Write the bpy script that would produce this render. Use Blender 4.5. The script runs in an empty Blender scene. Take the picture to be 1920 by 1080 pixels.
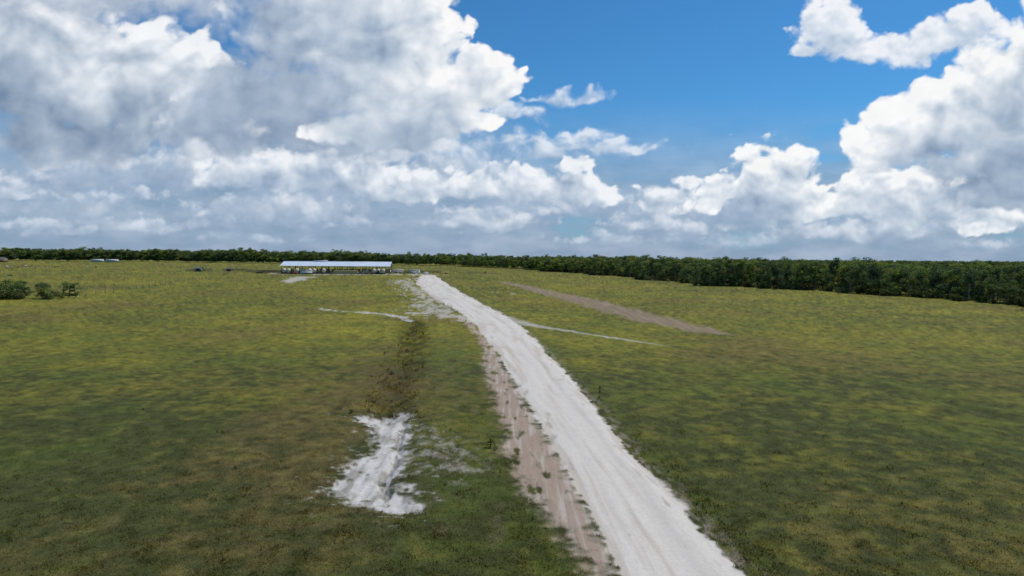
import bpy, math, random
import numpy as np
from mathutils import Matrix, Vector
random.seed(7); RNG=np.random.default_rng(11)
scene=bpy.context.scene
COL=scene.collection

# ------------------------------------------------------------------ numpy noise
_tr=np.random.default_rng(123); PERM=_tr.permutation(4096); _ga=_tr.uniform(0,2*math.pi,4096); GX=np.cos(_ga)*1.4; GY=np.sin(_ga)*1.4; RX=_tr.random(4096); RY=_tr.random(4096)
def perlin(x,y,seed=0):
    xi=np.floor(x); yi=np.floor(y); fx=x-xi; fy=y-yi
    ix=xi.astype(np.int64)+seed*131; iy=yi.astype(np.int64)+seed*57
    u=fx*fx*fx*(fx*(fx*6-15)+10); v=fy*fy*fy*(fy*(fy*6-15)+10)
    p0=PERM[ix&4095]+iy; p1=PERM[(ix+1)&4095]+iy
    h=PERM[p0&4095]; a=GX[h]*fx+GY[h]*fy
    h=PERM[p1&4095]; b=GX[h]*(fx-1)+GY[h]*fy
    h=PERM[(p0+1)&4095]; c=GX[h]*fx+GY[h]*(fy-1)
    h=PERM[(p1+1)&4095]; d=GX[h]*(fx-1)+GY[h]*(fy-1)
    a=a+(b-a)*u; c=c+(d-c)*u
    return a+(c-a)*v
def fbm(x,y,seed=0,o=4,g=.5):
    s=0; a=1; t=0
    for i in range(o):
        s=s+a*perlin(x*2**i+i*17.3,y*2**i-i*9.1,seed+i); t+=a; a*=g
    return s/t*1.3
def worley(x,y,seed=0):
    xi=np.floor(x); yi=np.floor(y); ix=xi.astype(np.int64)+seed*131; iy=yi.astype(np.int64)+seed*57; best=np.full(x.shape,9.0)
    for ox in (-1,0,1):
        p=PERM[(ix+ox)&4095]+iy
        for oy in (-1,0,1):
            h=PERM[(p+oy)&4095]
            best=np.minimum(best,(xi+ox+RX[h]-x)**2+(yi+oy+RY[h]-y)**2)
    return best
def sst(a,b,x):
    t=np.clip((x-a)/(b-a),0,1); return t*t*(3-2*t)
def mix(a,b,t):
    return a*(1-t[...,None])+np.array(b)*t[...,None]
def dist_line(x,y,pts):
    d=np.full(x.shape,1e18)
    for (ax,ay),(bx,by) in zip(pts[:-1],pts[1:]):
        ex,ey=bx-ax,by-ay; dx=x-ax; dy=y-ay; t=np.clip((dx*ex+dy*ey)/(ex*ex+ey*ey),0,1)
        dx=dx-t*ex; dy=dy-t*ey; d=np.minimum(d,dx*dx+dy*dy)
    return np.sqrt(d)
def sd_poly(x,y,pts):
    d=dist_line(x,y,list(pts)+[pts[0]]); ins=np.zeros(x.shape,bool)
    n=len(pts)
    for i in range(n):
        ax,ay=pts[i]; bx,by=pts[(i+1)%n]
        if ay==by: continue
        c=((ay>y)!=(by>y))&(x<(bx-ax)*(y-ay)/(by-ay)+ax); ins^=c
    return np.where(ins,d,-d)          # positive inside

# ------------------------------------------------------------------ survey of the place (metres)
ROAD_L=[(7,-30),(4.2,25.4),(3.9,29.5),(3.7,32.7),(3.4,36.7),(2.9,41.7),(2.2,48.4),(1.2,57.6),(-.2,71.1),(-2.5,92.7),(-5.3,113.2),(-10.4,145.2),(-17.4,178.8),(-29,232.3),(-47.2,332.1),(-63.4,477.4)]
ROAD_R=[(12,-30),(8.9,25.5),(8.5,29.5),(8.4,32.8),(8.1,36.8),(7.5,41.9),(7.2,48.6),(6.7,57.8),(5.7,71.3),(4.1,93),(2.3,113.7),(-1.7,146),(-7.7,179.8),(-16.8,234),(-32.7,335),(-54.4,480)]
PINK_L=[(5,-30),(3,25.4),(2.2,29.4),(1.4,32.6),(.5,36.6),(-.3,41.7),(-.5,48.4),(-1.3,57.5),(-2.8,71),(-4.1,92.6),(-6.6,113.1),(-12.4,145)]
ROAD=ROAD_L+ROAD_R[::-1]
PINK=PINK_L+ROAD_L[::-1][4:]
STRIP=[(-9,364),(.5,342),(27.5,195),(33.0,140),(37.5,108.5),(31,112.5),(24.5,132.7),(15.5,195)]
SAND_A=[(-11.9,52),(-7.9,52.5),(-6.7,43.9),(-6.2,38),(-4.8,33.5),(-4.9,32.0),(-6.8,32.8),(-9.3,34.4),(-9.4,38.3),(-9,43.9),(-10.6,49.6)]
SAND_B=[(-7,49.8),(-3.1,44),(-1.6,38.4),(-2.8,36.5),(-4.8,38.4),(-6.3,44)]
STREAK_L=[(-50,162),(-45.2,160.7),(-38.3,153.1),(-30,147.8),(-24.3,141.3),(-19.3,130)]
PATCH_BARN=[(-112,335),(-130,405),(-124.8,431.9),(-109.6,360),(-103,318)]
APRON=[(-58,400),(-50,331),(-36,275),(-21,200),(-8.3,132.7),(-15.8,140),(-21.4,148),(-27,201),(-42,270),(-62,350)]
DITCH=[(-19.5,130),(-18,126.4),(-14.2,98),(-11.6,74.1),(-10.3,58.4),(-9.6,51.4)]
TRACK=[(-2.5,141),(.5,131),(4,123),(9.1,115.9),(15.7,105.2),(22.9,94)]
FURROW=[(22.9,94),(32.3,76),(36.4,62.4),(38.7,51.1),(40,30)]
STREAK_R=[(-6.6,242.9),(3.7,233.2)]
PIT_EDGE=[(-7.9,51),(-7.5,45),(-6.9,41),(-7.1,37),(-6.2,34)]
FOREST=[(170,-40),(150,60),(136,130),(133,174),(138,207),(127,254),(92,323),(83,435),(62,569),(34,652),(18,776),(-90,1040),(-179,1146),(-437,1272),(-745,1447),(-1100,1450),(-1700,1400)]

def height(x,y):
    r=np.hypot(x,y)
    far=sst(40,120,r)
    nearroad=sst(0,6,np.minimum(dist_line(x,y,ROAD_L),dist_line(x,y,ROAD_R)))
    ins=sd_poly(x,y,ROAD)
    z=fbm(x/45,y/45,3,3)*(.10+.25*far)*nearroad
    z=z+fbm(x/2.2,y/2.2,5,3)*.04*(ins<=0)
    z=z+np.where(ins>0,.06,.0)*sst(0,.9,ins)
    pit=sst(-2.2,2.0,sd_poly(x,y,SAND_A)+fbm(x/1.8,y/1.8,31,3)*.6)
    z=z-pit*(.28+.10*fbm(x/.8,y/3.5,8,3))
    dp=dist_line(x,y,PIT_EDGE)+fbm(x/.9,y/.9,19,3)*.35
    z=z-.26*np.exp(-(dp/.25)**2)*pit
    z=z+.14*np.exp(-((dist_line(x,y,[(-6.4,50),(-5.6,44),(-4.6,38),(-3.6,33)])+fbm(x/1.5,y/1.5,23,2)*.6)/.9)**2)
    z=z-.35*np.exp(-((dist_line(x,y,DITCH)+fbm(x/3,y/3,29,2)*.7)/1.2)**2)
    z=z-.18*np.exp(-(dist_line(x,y,FURROW)/.6)**2)
    return z
def hz_at(x,y): return float(height(np.array([float(x)]),np.array([float(y)]))[0])

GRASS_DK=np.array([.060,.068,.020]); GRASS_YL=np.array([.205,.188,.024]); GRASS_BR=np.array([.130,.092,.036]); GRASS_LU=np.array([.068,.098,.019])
def surface(x,y):
    """base colour and surface masks at world points"""
    r=np.hypot(x,y)
    n1=fbm(x/55,y/70,41,4); n2=fbm(x/13,y/13,42,4); n3=fbm(x/2.6,y/2.6,43,4); n4=fbm(x/.5,y/.5,44,2)
    n5=fbm(x/28,y/36,45,4); n6=fbm(x/7,y/9,46,4); n7=fbm(x/1.1,y/1.1,47,3)
    t=np.clip(.05+.54*sst(26,140,r)+.42*n1+.32*n2+.42*n3+.32*n7,0,1)  # yellows with distance; dark near end has cloud shade painted into grass colour
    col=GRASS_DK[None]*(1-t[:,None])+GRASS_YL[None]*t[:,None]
    col=mix(col,GRASS_BR,.50*sst(.0,.50,.8*n5+.4*n6+.6*n3+.2*n7-.07))
    col=mix(col,GRASS_LU,.45*sst(.0,.55,n6-.5*n5+.6*n3))
    col=col*(1+.36*n7+.14*n3+.24*n4)[:,None]
    dl=dist_line(x,y,ROAD_L); dr=dist_line(x,y,ROAD_R)
    verge=np.exp(-((dist_line(x,y,[(-1,20),(-3,45),(-6,75),(-9,100)])/3.2)**2))
    col=mix(col,GRASS_LU*.95,.45*verge*sst(-.4,.3,n3+.5*n6))
    col=mix(col,(.135,.105,.060),.45*verge*sst(.12,.5,fbm(x/1.2,y/3.2,77,4)))
    dd=dist_line(x,y,DITCH)+fbm(x/2.2,y/3.5,50,5)*3.2+.1
    col=mix(col,(.042,.042,.018),.78*np.exp(-(np.maximum(dd,0)/1.6)**2)*sst(-.5,.35,n3+.2))
    col=mix(col,(.105,.075,.034),.36*np.exp(-(np.maximum(dist_line(x,y,[(-17,92),(-12.5,62)])+fbm(x/4,y/5,76,4)*7,0)/3)**2))
    dfw=dist_line(x,y,FURROW)+fbm(x/3,y/3,51,3)*.8
    col=mix(col,(.050,.055,.018),.6*np.exp(-(dfw/.6)**2))
    for ln in ([(30,98),(62,62),(70,40)],[(32,97.5),(64,61.5),(72,40)],[(60,150),(105,95)],[(62,151),(107,96)],[(-60,70),(-35,120)],[(-62,70),(-37,120)]):
        col=mix(col,(.055,.058,.020),.22*np.exp(-((dist_line(x,y,ln)+.3*n3)/.35)**2))
    strip=sst(-1.0,1.5,sd_poly(x,y,STRIP)-.3+fbm(x/2,y/12,52,5)*2.6)
    sc=np.array([.230,.172,.120])[None]*(1+.34*fbm(x/1.0,y/16,53,4))[:,None]
    strip=strip*(.62+.38*sst(-.4,.25,fbm(x/1.3,y/12,73,4)))
    col=col*(1-strip[:,None])+sc*strip[:,None]
    ps=sd_poly(x,y,PINK)
    pink=sst(-.6,.5,ps-.15+n3*.9+n4*.4+.4*n7)*sst(.55,.15,fbm(x/.7,y/2.8,54,5)+.18*sst(60,100,r)-.20*np.exp(-(dl/.8)**2))
    pc=np.array([.320,.245,.190])[None]*(1+.20*fbm(x/.30,y/4,55,4))[:,None]
    pc=mix(pc,(.47,.42,.36),.70*sst(.0,.6,fbm(x/.4,y/6,56,4)+.5*np.exp(-(dl/.7)**2)))
    pink=pink*.95
    col=col*(1-pink[:,None])+pc*pink[:,None]
    rs=sd_poly(x,y,ROAD)
    fr=(rs<0)*np.exp(-(dr/.75)**2)*sst(-.2,.25,fbm(x/.5,y/1.2,57,3))
    col=mix(col,(.27,.23,.18),.75*fr)
    fl=(rs<0)*np.exp(-((dr-1.1)/.6)**2)
    col=mix(col,GRASS_LU*.8,.5*fl*sst(-.2,.2,n3))
    sa=sd_poly(x,y,SAND_A)
    s1=sst(-.45,.45,sa+n3*1.2+n4*.6+n7*.4)
    s1=np.maximum(s1,.55*sst(.12,.5,fbm(x/.8,y/.5,58,5)+.12*(sa+.2))*(sa>-4))
    s1=s1*(1-.75*sst(.18,.42,fbm(x/.8,y/1.1,74,5)-.16*sa))
    sb=sd_poly(x,y,SAND_B)
    s2=.50*sst(-.10,.50,fbm(x/.8,y/1.3,59,6,.68)+.10*np.minimum(sb,1.0))*sst(-1.6,.4,sb+n3)
    ap=sd_poly(x,y,APRON)
    s3=.70*sst(-.15,.30,fbm(x/2.2,y/8,60,6,.6)+.06*np.clip(ap,-6,4))*(ap>-6)
    s4=.92*sst(1.1,.1,dist_line(x,y,STREAK_L)*.75+fbm(x/3,y/3,61,5)*1.4+.5*sst(-36,-46,x))
    s5=.78*sst(1.0+2.4*sst(12,-2,x),.1,dist_line(x,y,TRACK)+fbm(x/2,y/2,62,4)*.8)*sst(24,16,x)
    s6=sst(-1.5,1.5,sd_poly(x,y,PATCH_BARN)+fbm(x/4,y/14,63,4)*4)*.75
    s7=.6*sst(1.3,.2,dist_line(x,y,STREAK_R)+fbm(x/2,y/2,64,3)*2.2)
    yard=sd_poly(x,y,[(-180,480),(-150,478),(-60,470),(-48,490),(-70,520),(-90,560),(-178,560)])
    s8=.6*sst(-.15,.35,fbm(x/5,y/12,65,4)+.04*np.clip(yard,-5,6))*(yard>-8)
    sand=np.maximum.reduce([s1,s4])
    soft=np.maximum.reduce([s2,s3,s5,s6,s7,s8])
    wc=np.array([.475,.458,.425])[None]*(1+.18*fbm(x/.5,y/.9,66,5))[:,None]
    wc=mix(wc,(.24,.22,.185),.78*sst(-.02,.42,fbm(x/.6,y/2.6,67,5)+.10))
    col=col*(1-sand[:,None])+wc*sand[:,None]
    wc2=np.array([.44,.41,.36])[None]*(1+.2*n3)[:,None]
    col=col*(1-soft[:,None])+wc2*soft[:,None]
    wob=n3*.30+n4*.22+n7*.12+fbm(x/5,y/9,68,2)*.006*np.minimum(r,150)
    road=sst(-.15,.15,rs+wob)
    lt=dl/(dl+dr+1e-6); wv=lt+.05*fbm(x/20,y/17,78,3)
    rc=np.array([.560,.522,.460])[None]*(1+.07*fbm(wv*9,y/18,69,5)+.06*fbm(x/.7,y/1.1,70,5))[:,None]
    rut=np.exp(-((wv-.28)/.05)**2)+np.exp(-((wv-.45)/.03)**2)*.5+np.exp(-((wv-.70)/.06)**2)
    rc=rc*(1-.08*rut*(1+1.5*fbm(lt*3,y/9,75,4)))[:,None]
    rc=mix(rc,(.41,.345,.275),.55*sst(.05,.5,fbm(wv*6+3,y/16,71,5)+.35*np.exp(-((lt-.05)/.10)**2)))
    rc=mix(rc,(.28,.25,.20),.6*sst(.12,.5,fbm(x/.8,y/3,72,4)-1.4*np.minimum(lt,1-lt)+.08))
    col=col*(1-road[:,None])+rc*road[:,None]
    return np.clip(col,.004,.8),road,sand,pink,strip,soft

# ------------------------------------------------------------------ materials
def new_mat(name):
    m=bpy.data.materials.new(name); m.use_nodes=True; nt=m.node_tree
    for n in list(nt.nodes): nt.nodes.remove(n)
    out=nt.nodes.new('ShaderNodeOutputMaterial'); return m,nt,out
def L(nt,a,b): nt.links.new(a,b)
def ground_mat(name,scale,contrast,bump,rough=.95):
    m,nt,out=new_mat(name)
    at=nt.nodes.new('ShaderNodeAttribute'); at.attribute_name='tint'
    geo=nt.nodes.new('ShaderNodeNewGeometry')
    nz=nt.nodes.new('ShaderNodeTexNoise'); nz.inputs['Scale'].default_value=scale; nz.inputs['Detail'].default_value=6; nz.inputs['Roughness'].default_value=.65
    L(nt,geo.outputs['Position'],nz.inputs['Vector'])
    mr=nt.nodes.new('ShaderNodeMapRange'); mr.inputs['From Min'].default_value=.3; mr.inputs['From Max'].default_value=.7
    mr.inputs['To Min'].default_value=1-contrast; mr.inputs['To Max'].default_value=1+contrast
    L(nt,nz.outputs['Fac'],mr.inputs['Value'])
    vm=nt.nodes.new('ShaderNodeVectorMath'); vm.operation='SCALE'
    L(nt,at.outputs['Color'],vm.inputs[0]); L(nt,mr.outputs[0],vm.inputs['Scale'])
    p=nt.nodes.new('ShaderNodeBsdfPrincipled'); p.inputs['Roughness'].default_value=rough; p.inputs['Specular IOR Level'].default_value=.1
    L(nt,vm.outputs[0],p.inputs['Base Color'])
    bp=nt.nodes.new('ShaderNodeBump'); bp.inputs['Strength'].default_value=bump; bp.inputs['Distance'].default_value=.12
    L(nt,nz.outputs['Fac'],bp.inputs['Height']); L(nt,bp.outputs[0],p.inputs['Normal'])
    L(nt,p.outputs[0],out.inputs[0]); return m
def plain_mat(name,color,rough=.7,metal=0,noise=.15,scale=3.0):
    m,nt,out=new_mat(name)
    geo=nt.nodes.new('ShaderNodeTexCoord')
    nz=nt.nodes.new('ShaderNodeTexNoise'); nz.inputs['Scale'].default_value=scale; nz.inputs['Detail'].default_value=5
    L(nt,geo.outputs['Object'],nz.inputs['Vector'])
    mr=nt.nodes.new('ShaderNodeMapRange'); mr.inputs['From Min'].default_value=.3; mr.inputs['From Max'].default_value=.7
    mr.inputs['To Min'].default_value=1-noise; mr.inputs['To Max'].default_value=1+noise
    L(nt,nz.outputs['Fac'],mr.inputs['Value'])
    vm=nt.nodes.new('ShaderNodeVectorMath'); vm.operation='SCALE'; vm.inputs[0].default_value=color[:3]
    L(nt,mr.outputs[0],vm.inputs['Scale'])
    p=nt.nodes.new('ShaderNodeBsdfPrincipled'); p.inputs['Roughness'].default_value=rough; p.inputs['Metallic'].default_value=metal
    L(nt,vm.outputs[0],p.inputs['Base Color']); L(nt,p.outputs[0],out.inputs[0]); return m
def leaf_mat(name,use_random=True,up=False):
    m,nt,out=new_mat(name)
    at=nt.nodes.new('ShaderNodeAttribute'); at.attribute_name='tint'
    col=at.outputs['Color']
    if use_random:
        oi=nt.nodes.new('ShaderNodeObjectInfo')
        cr=nt.nodes.new('ShaderNodeValToRGB'); e=cr.color_ramp.elements
        e[0].color=(.46,.54,.60,1); e[1].color=(1,.86,.48,1); e[1].position=1.0
        k=cr.color_ramp.elements.new(.45); k.color=(.62,.65,.60,1)
        k=cr.color_ramp.elements.new(.75); k.color=(.88,.92,.60,1)
        L(nt,oi.outputs['Random'],cr.inputs[0])
        vm=nt.nodes.new('ShaderNodeVectorMath'); vm.operation='MULTIPLY'
        L(nt,col,vm.inputs[0]); L(nt,cr.outputs[0],vm.inputs[1]); col=vm.outputs[0]
    d=nt.nodes.new('ShaderNodeBsdfDiffuse'); tr=nt.nodes.new('ShaderNodeBsdfTranslucent'); mx=nt.nodes.new('ShaderNodeMixShader'); mx.inputs[0].default_value=.38
    if up:
        cx=nt.nodes.new('ShaderNodeCombineXYZ'); cx.inputs[2].default_value=1; L(nt,cx.outputs[0],d.inputs['Normal']); mx.inputs[0].default_value=.15
    L(nt,col,d.inputs[0]); L(nt,col,tr.inputs[0]); L(nt,d.outputs[0],mx.inputs[1]); L(nt,tr.outputs[0],mx.inputs[2]); L(nt,mx.outputs[0],out.inputs[0]); return m

# ------------------------------------------------------------------ mesh helpers
def mesh_np(name,V,F,colors=None,attr='tint',smooth=False):
    me=bpy.data.meshes.new(name); V=np.ascontiguousarray(V,dtype=np.float32); F=np.ascontiguousarray(F,dtype=np.int32)
    k=F.shape[1]
    me.vertices.add(len(V)); me.vertices.foreach_set('co',V.ravel())
    me.loops.add(F.size); me.loops.foreach_set('vertex_index',F.ravel())
    me.polygons.add(len(F)); me.polygons.foreach_set('loop_start',np.arange(0,F.size,k,dtype=np.int32))
    if smooth: me.polygons.foreach_set('use_smooth',np.ones(len(F),bool))
    me.update(calc_edges=True)
    if colors is not None:
        a=me.attributes.new(attr,'FLOAT_COLOR','POINT')
        c=np.ones((len(V),4),np.float32); c[:,:colors.shape[1]]=colors; a.data.foreach_set('color',c.ravel())
    return me
def add_obj(name,me,parent=None,loc=(0,0,0),rot=0,scale=None,**props):
    o=bpy.data.objects.new(name,me); COL.objects.link(o); o.location=loc; o.rotation_euler=(0,0,rot)
    if scale: o.scale=scale
    if parent: o.parent=parent
    for k,v in props.items(): o[k]=v
    return o
def box_mesh(name,boxes,mat):
    """boxes: (x0,x1,y0,y1,z0,z1)"""
    V=[];F=[]
    for b in boxes:
        x0,x1,y0,y1,z0,z1=b; n=len(V)
        V+=[(x0,y0,z0),(x1,y0,z0),(x1,y1,z0),(x0,y1,z0),(x0,y0,z1),(x1,y0,z1),(x1,y1,z1),(x0,y1,z1)]
        F+=[(n,n+3,n+2,n+1),(n+4,n+5,n+6,n+7),(n,n+1,n+5,n+4),(n+1,n+2,n+6,n+5),(n+2,n+3,n+7,n+6),(n+3,n,n+4,n+7)]
    me=mesh_np(name,np.array(V),np.array(F)); me.materials.append(mat); return me
def tube(pts,rad,seg=7):
    V=[];F=[]
    for i,p in enumerate(pts):
        a=Vector(pts[max(i-1,0)]); b=Vector(pts[min(i+1,len(pts)-1)]); d=(b-a).normalized()
        u=d.orthogonal().normalized(); w=d.cross(u)
        for s in range(seg):
            t=2*math.pi*s/seg; q=Vector(p)+(u*math.cos(t)+w*math.sin(t))*rad[i]; V.append(tuple(q))
    for i in range(len(pts)-1):
        for s in range(seg):
            F.append((i*seg+s,i*seg+(s+1)%seg,(i+1)*seg+(s+1)%seg,(i+1)*seg+s))
    return V,F
def join_parts(parts):
    V=[];F=[]
    for v,f in parts:
        n=len(V); V+=v; F+=[tuple(i+n for i in q) for q in f]
    return np.array(V),np.array(F)

# ------------------------------------------------------------------ ground, road, sand: one cut sheet
dense=np.radians(np.arange(-41,41.001,.07)); coarse=np.radians(np.arange(42.5,317.6,1.5))
az=np.concatenate([dense,coarse]); NA=len(az)
rr=[0.02,0.6]
while rr[-1]<18: rr.append(rr[-1]+max(.4,rr[-1]*.06))
while rr[-1]<9500: rr.append(rr[-1]+max(.0045*rr[-1],min(rr[-1]**2/8200,rr[-1]*.12)))
rr=np.array(rr); NR=len(rr)
A,Rr=np.meshgrid(az,rr); X=(Rr*np.sin(A)).ravel(); Y=(Rr*np.cos(A)).ravel()
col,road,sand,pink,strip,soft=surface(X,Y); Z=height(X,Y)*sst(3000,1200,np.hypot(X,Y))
i,j=np.meshgrid(np.arange(NR-1),np.arange(NA),indexing='ij'); j2=(j+1)%NA
F=np.stack([i*NA+j,(i+1)*NA+j,(i+1)*NA+j2,i*NA+j2],-1).reshape(-1,4)[:,::-1]
V=np.stack([X,Y,Z],-1)
fm=lambda a:a[F].mean(1)
fr_,fs_,fp_,ft_=fm(road),fm(sand),fm(pink),fm(strip)
cls=np.zeros(len(F),int)
cls[ft_>.5]=3; cls[fp_>.5]=2; cls[fs_>.5]=4; cls[fr_>.5]=1
mats=[ground_mat('grass_ground',11,.42,.7),ground_mat('crushed_limestone',7,.07,.25),ground_mat('pink_dirt',8,.12,.35),ground_mat('bare_soil',5,.2,.5),ground_mat('white_sand',6,.12,.4)]
names=['ground','road','road_shoulder','bare_soil_strip','sand_patch']
labels=['flat green and brown pasture grass reaching the horizon','straight white crushed limestone farm road','rutted pinkish dirt shoulder beside the white road','long strip of bare brown soil in the pasture','eroded white sand washouts in the pasture']
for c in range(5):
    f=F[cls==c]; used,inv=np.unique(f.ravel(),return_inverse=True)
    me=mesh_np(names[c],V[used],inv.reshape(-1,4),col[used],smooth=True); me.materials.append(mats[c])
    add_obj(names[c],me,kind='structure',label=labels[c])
# ------------------------------------------------------------------ grass blades
VVs=[];CCs=[]
def tufts(gx,gy,hmul,nb=3,dens=.55,dark=1.0):
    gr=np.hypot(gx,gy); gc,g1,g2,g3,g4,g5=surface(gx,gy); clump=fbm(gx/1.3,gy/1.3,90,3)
    keep=(np.maximum.reduce([g1,g2,g3*.8,g4,g5*.8])<.30)&(RNG.random(len(gx))<dens+.8*clump)
    gx,gy,gr,gc,clump,hmul=gx[keep],gy[keep],gr[keep],gc[keep],clump[keep],hmul[keep]; gz=height(gx,gy); n=len(gx)
    hh=np.clip(RNG.normal(.060,.022,n)+.05*np.maximum(clump,0),.02,.2)*hmul
    VV=np.zeros((n,nb,3,3))
    for b in range(nb):
        a=RNG.uniform(0,2*math.pi,n); w=hh*RNG.uniform(.12,.22,n)+.004; le=hh*RNG.uniform(.3,1.3,n); o=RNG.uniform(-.10,.10,(2,n)); la=RNG.uniform(0,2*math.pi,n)
        bx=gx+o[0]; by=gy+o[1]
        VV[:,b,0]=np.stack([bx-np.cos(a)*w,by-np.sin(a)*w,gz-.02],-1); VV[:,b,1]=np.stack([bx+np.cos(a)*w,by+np.sin(a)*w,gz-.02],-1)
        VV[:,b,2]=np.stack([bx+np.cos(la)*le,by+np.sin(la)*le,gz+hh],-1)
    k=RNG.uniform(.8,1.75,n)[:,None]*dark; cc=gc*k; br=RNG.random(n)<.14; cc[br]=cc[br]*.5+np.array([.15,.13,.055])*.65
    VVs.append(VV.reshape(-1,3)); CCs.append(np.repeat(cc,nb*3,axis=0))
n=260000
gr=1/RNG.uniform(1/120,1/17,n); a=np.radians(RNG.uniform(-40,40,n)); k=RNG.random(n)<sst(120,50,gr); gr,a=gr[k],a[k]
gx=gr*np.sin(a); gy=gr*np.cos(a)
drr=dist_line(gx,gy,ROAD_R)
tufts(gx,gy,(1.0-.45*sst(40,110,gr))*(1+.45*np.exp(-((drr-1.2)/.6)**2)))
n=13000; t=RNG.random(n); yy=50+82*t**1.2; xx=np.interp(yy,[p[1] for p in DITCH[::-1]],[p[0] for p in DITCH[::-1]])+RNG.normal(0,1.3,n)
k=fbm(xx/1.6,yy/2.5,97,3)>-.08; xx,yy=xx[k],yy[k]
tufts(xx,yy,RNG.uniform(1.0,3.8,len(xx)),3,.45,1.35)
n=5000; gr=1/RNG.uniform(1/90,1/18,n); a=np.radians(RNG.uniform(-40,40,n)); gx=gr*np.sin(a); gy=gr*np.cos(a); k=fbm(gx/6,gy/6,95,3)>.08
tufts(gx[k],gy[k],RNG.uniform(1.2,2.1,k.sum()),5,.6,1.0)
VV=np.concatenate(VVs)
me=mesh_np('grass',VV,np.arange(len(VV)).reshape(-1,3),np.concatenate(CCs)); me.materials.append(leaf_mat('grass_blades',False,True))
add_obj('grass',me,kind='stuff',label='short tufts of green and dry pasture grass')

# ------------------------------------------------------------------ leafy things
LEAF=leaf_mat('foliage'); BARK=plain_mat('bark',(.20,.165,.13),.9,0,.35,2.0)
def leaf_cloud(rng,centres,radii,nleaf,size,base,flat=.8):
    centres=np.array(centres); radii=np.array(radii); w=radii**2; w=w/w.sum()
    c=rng.choice(len(centres),nleaf,p=w)
    d=rng.normal(size=(nleaf,3)); d/=np.linalg.norm(d,axis=1)[:,None]
    rad=radii[c]*rng.uniform(.30,1.25,nleaf)**.6
    P=centres[c]+d*np.array([1,1,flat])*rad[:,None]
    nrm=d+rng.normal(size=(nleaf,3))*.55+np.array([0,0,.3]); nrm/=np.linalg.norm(nrm,axis=1)[:,None]
    t=rng.normal(size=(nleaf,3)); u=np.cross(nrm,t); u/=np.linalg.norm(u,axis=1)[:,None]; v=np.cross(nrm,u)
    s=size*rng.uniform(.5,1.3,nleaf)[:,None]; s2=s*rng.uniform(.5,.9,nleaf)[:,None]
    VV=np.stack([P-u*s,P-v*s2,P+u*s*1.1,P+v*s2],1)
    shade=rng.uniform(.6,1.45,len(centres))[c]*rng.uniform(.6,1.4,nleaf)
    hue=rng.uniform(.85,1.2,(nleaf,1)); C=np.array(base)[None]*shade[:,None]*np.concatenate([hue,np.ones((nleaf,1)),np.ones((nleaf,1))],1)
    return VV.reshape(-1,3),np.arange(nleaf*4).reshape(-1,4),np.repeat(C,4,axis=0)
def make_tree(seed,kind):
    rng=np.random.default_rng(seed); H=12.0
    parts=[]; lean=rng.uniform(-.5,.5,2)
    tp=[(0,0,-.3),(lean[0]*.3,lean[1]*.3,H*.3),(lean[0]*.8,lean[1]*.8,H*.6),(lean[0],lean[1],H*.88)]
    parts.append(tube(tp,[.26,.20,.13,.04]))
    C=[];Rd=[]
    nl=rng.integers(13,20) if kind!='pine' else 11
    for q in range(nl):
        f=rng.uniform(.28,.95) if kind=='oak' else rng.uniform(.15,.95)
        a=rng.uniform(0,2*math.pi)
        if kind=='pine':
            f=rng.uniform(.5,1.0); ext=rng.uniform(.1,1.7); rd=rng.uniform(.6,1.1)
        else:
            ext=rng.uniform(.4,3.4)*math.sin(math.pi*min(.84,max(.12,f)))**.5; rd=rng.uniform(.65,1.45)
        z0=H*max(.15,f-.18); x0=lean[0]*f; y0=lean[1]*f
        p=(x0+math.cos(a)*ext,y0+math.sin(a)*ext,H*f-rd*.4)
        m=((x0+p[0])/2,(y0+p[1])/2,(z0+p[2])/2+.1)
        parts.append(tube([(x0,y0,z0),m,p],[.10,.07,.03],5))
        C.append(p);Rd.append(rd)
    V1=[];F1=[]
    for v,f in parts:
        n_=len(V1); V1+=v; F1+=[tuple(i_+n_ for i_ in q_) for q_ in f]
    tm=mesh_np('trunk',np.array(V1),np.array(F1),smooth=True); tm.materials.append(BARK)
    base=(.215,.275,.100) if kind!='pine' else (.150,.205,.095)
    V2,F2,C2=leaf_cloud(rng,C,Rd,1800 if kind!='pine' else 1100,.20,base)
    cm=mesh_np('crown',V2,F2,C2); cm.materials.append(LEAF); return tm,cm
kinds=['oak','scrub','oak','scrub','oak','pine','scrub','pine']
variants=[make_tree(100+s,k) for s,k in enumerate(kinds)]
def seg_pts():
    out=[]
    for (ax,ay),(bx,by) in zip(FOREST[:-1],FOREST[1:]):
        Ls=math.hypot(bx-ax,by-ay); nx,ny=(by-ay)/Ls,-(bx-ax)/Ls      # away from the field
        mid=math.hypot((ax+bx)/2,(ay+by)/2)
        sp=3.9 if mid<350 else (5.0 if mid<800 else 7.0)
        rows=15 if mid<350 else (11 if mid<800 else 7)
        for rw in range(rows):
            k=int(Ls/sp)
            for q in range(k):
                t=(q+random.random())/k; off=rw*sp*(1.0+.05*rw)+random.uniform(-1.8,1.8)*(sp/4.3)
                off+=5*math.sin(t*Ls/19)+3.5*math.sin(t*Ls/7.3)
                x=ax+(bx-ax)*t+nx*off; y=ay+(by-ay)*t+ny*off
                d=math.hypot(x,y)
                if abs(math.degrees(math.atan2(x,y)))>52: continue
                hgt=(9.4+2.6*min(1,max(0,(d-250)/250))+5.5*min(1,max(0,(d-600)/700))+7*min(1,max(0,-x/700)))*random.gauss(1.0,.10)*(1+.008*min(rw,8))*(1+.06*math.sin(x/23+y/31))
                if rw==0: hgt*=random.uniform(.40,.95)
                out.append((d,x,y,hgt,rw))
    return out
cand=seg_pts(); cand.sort(key=lambda c:c[0]*(1+.15*c[4]))
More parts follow.
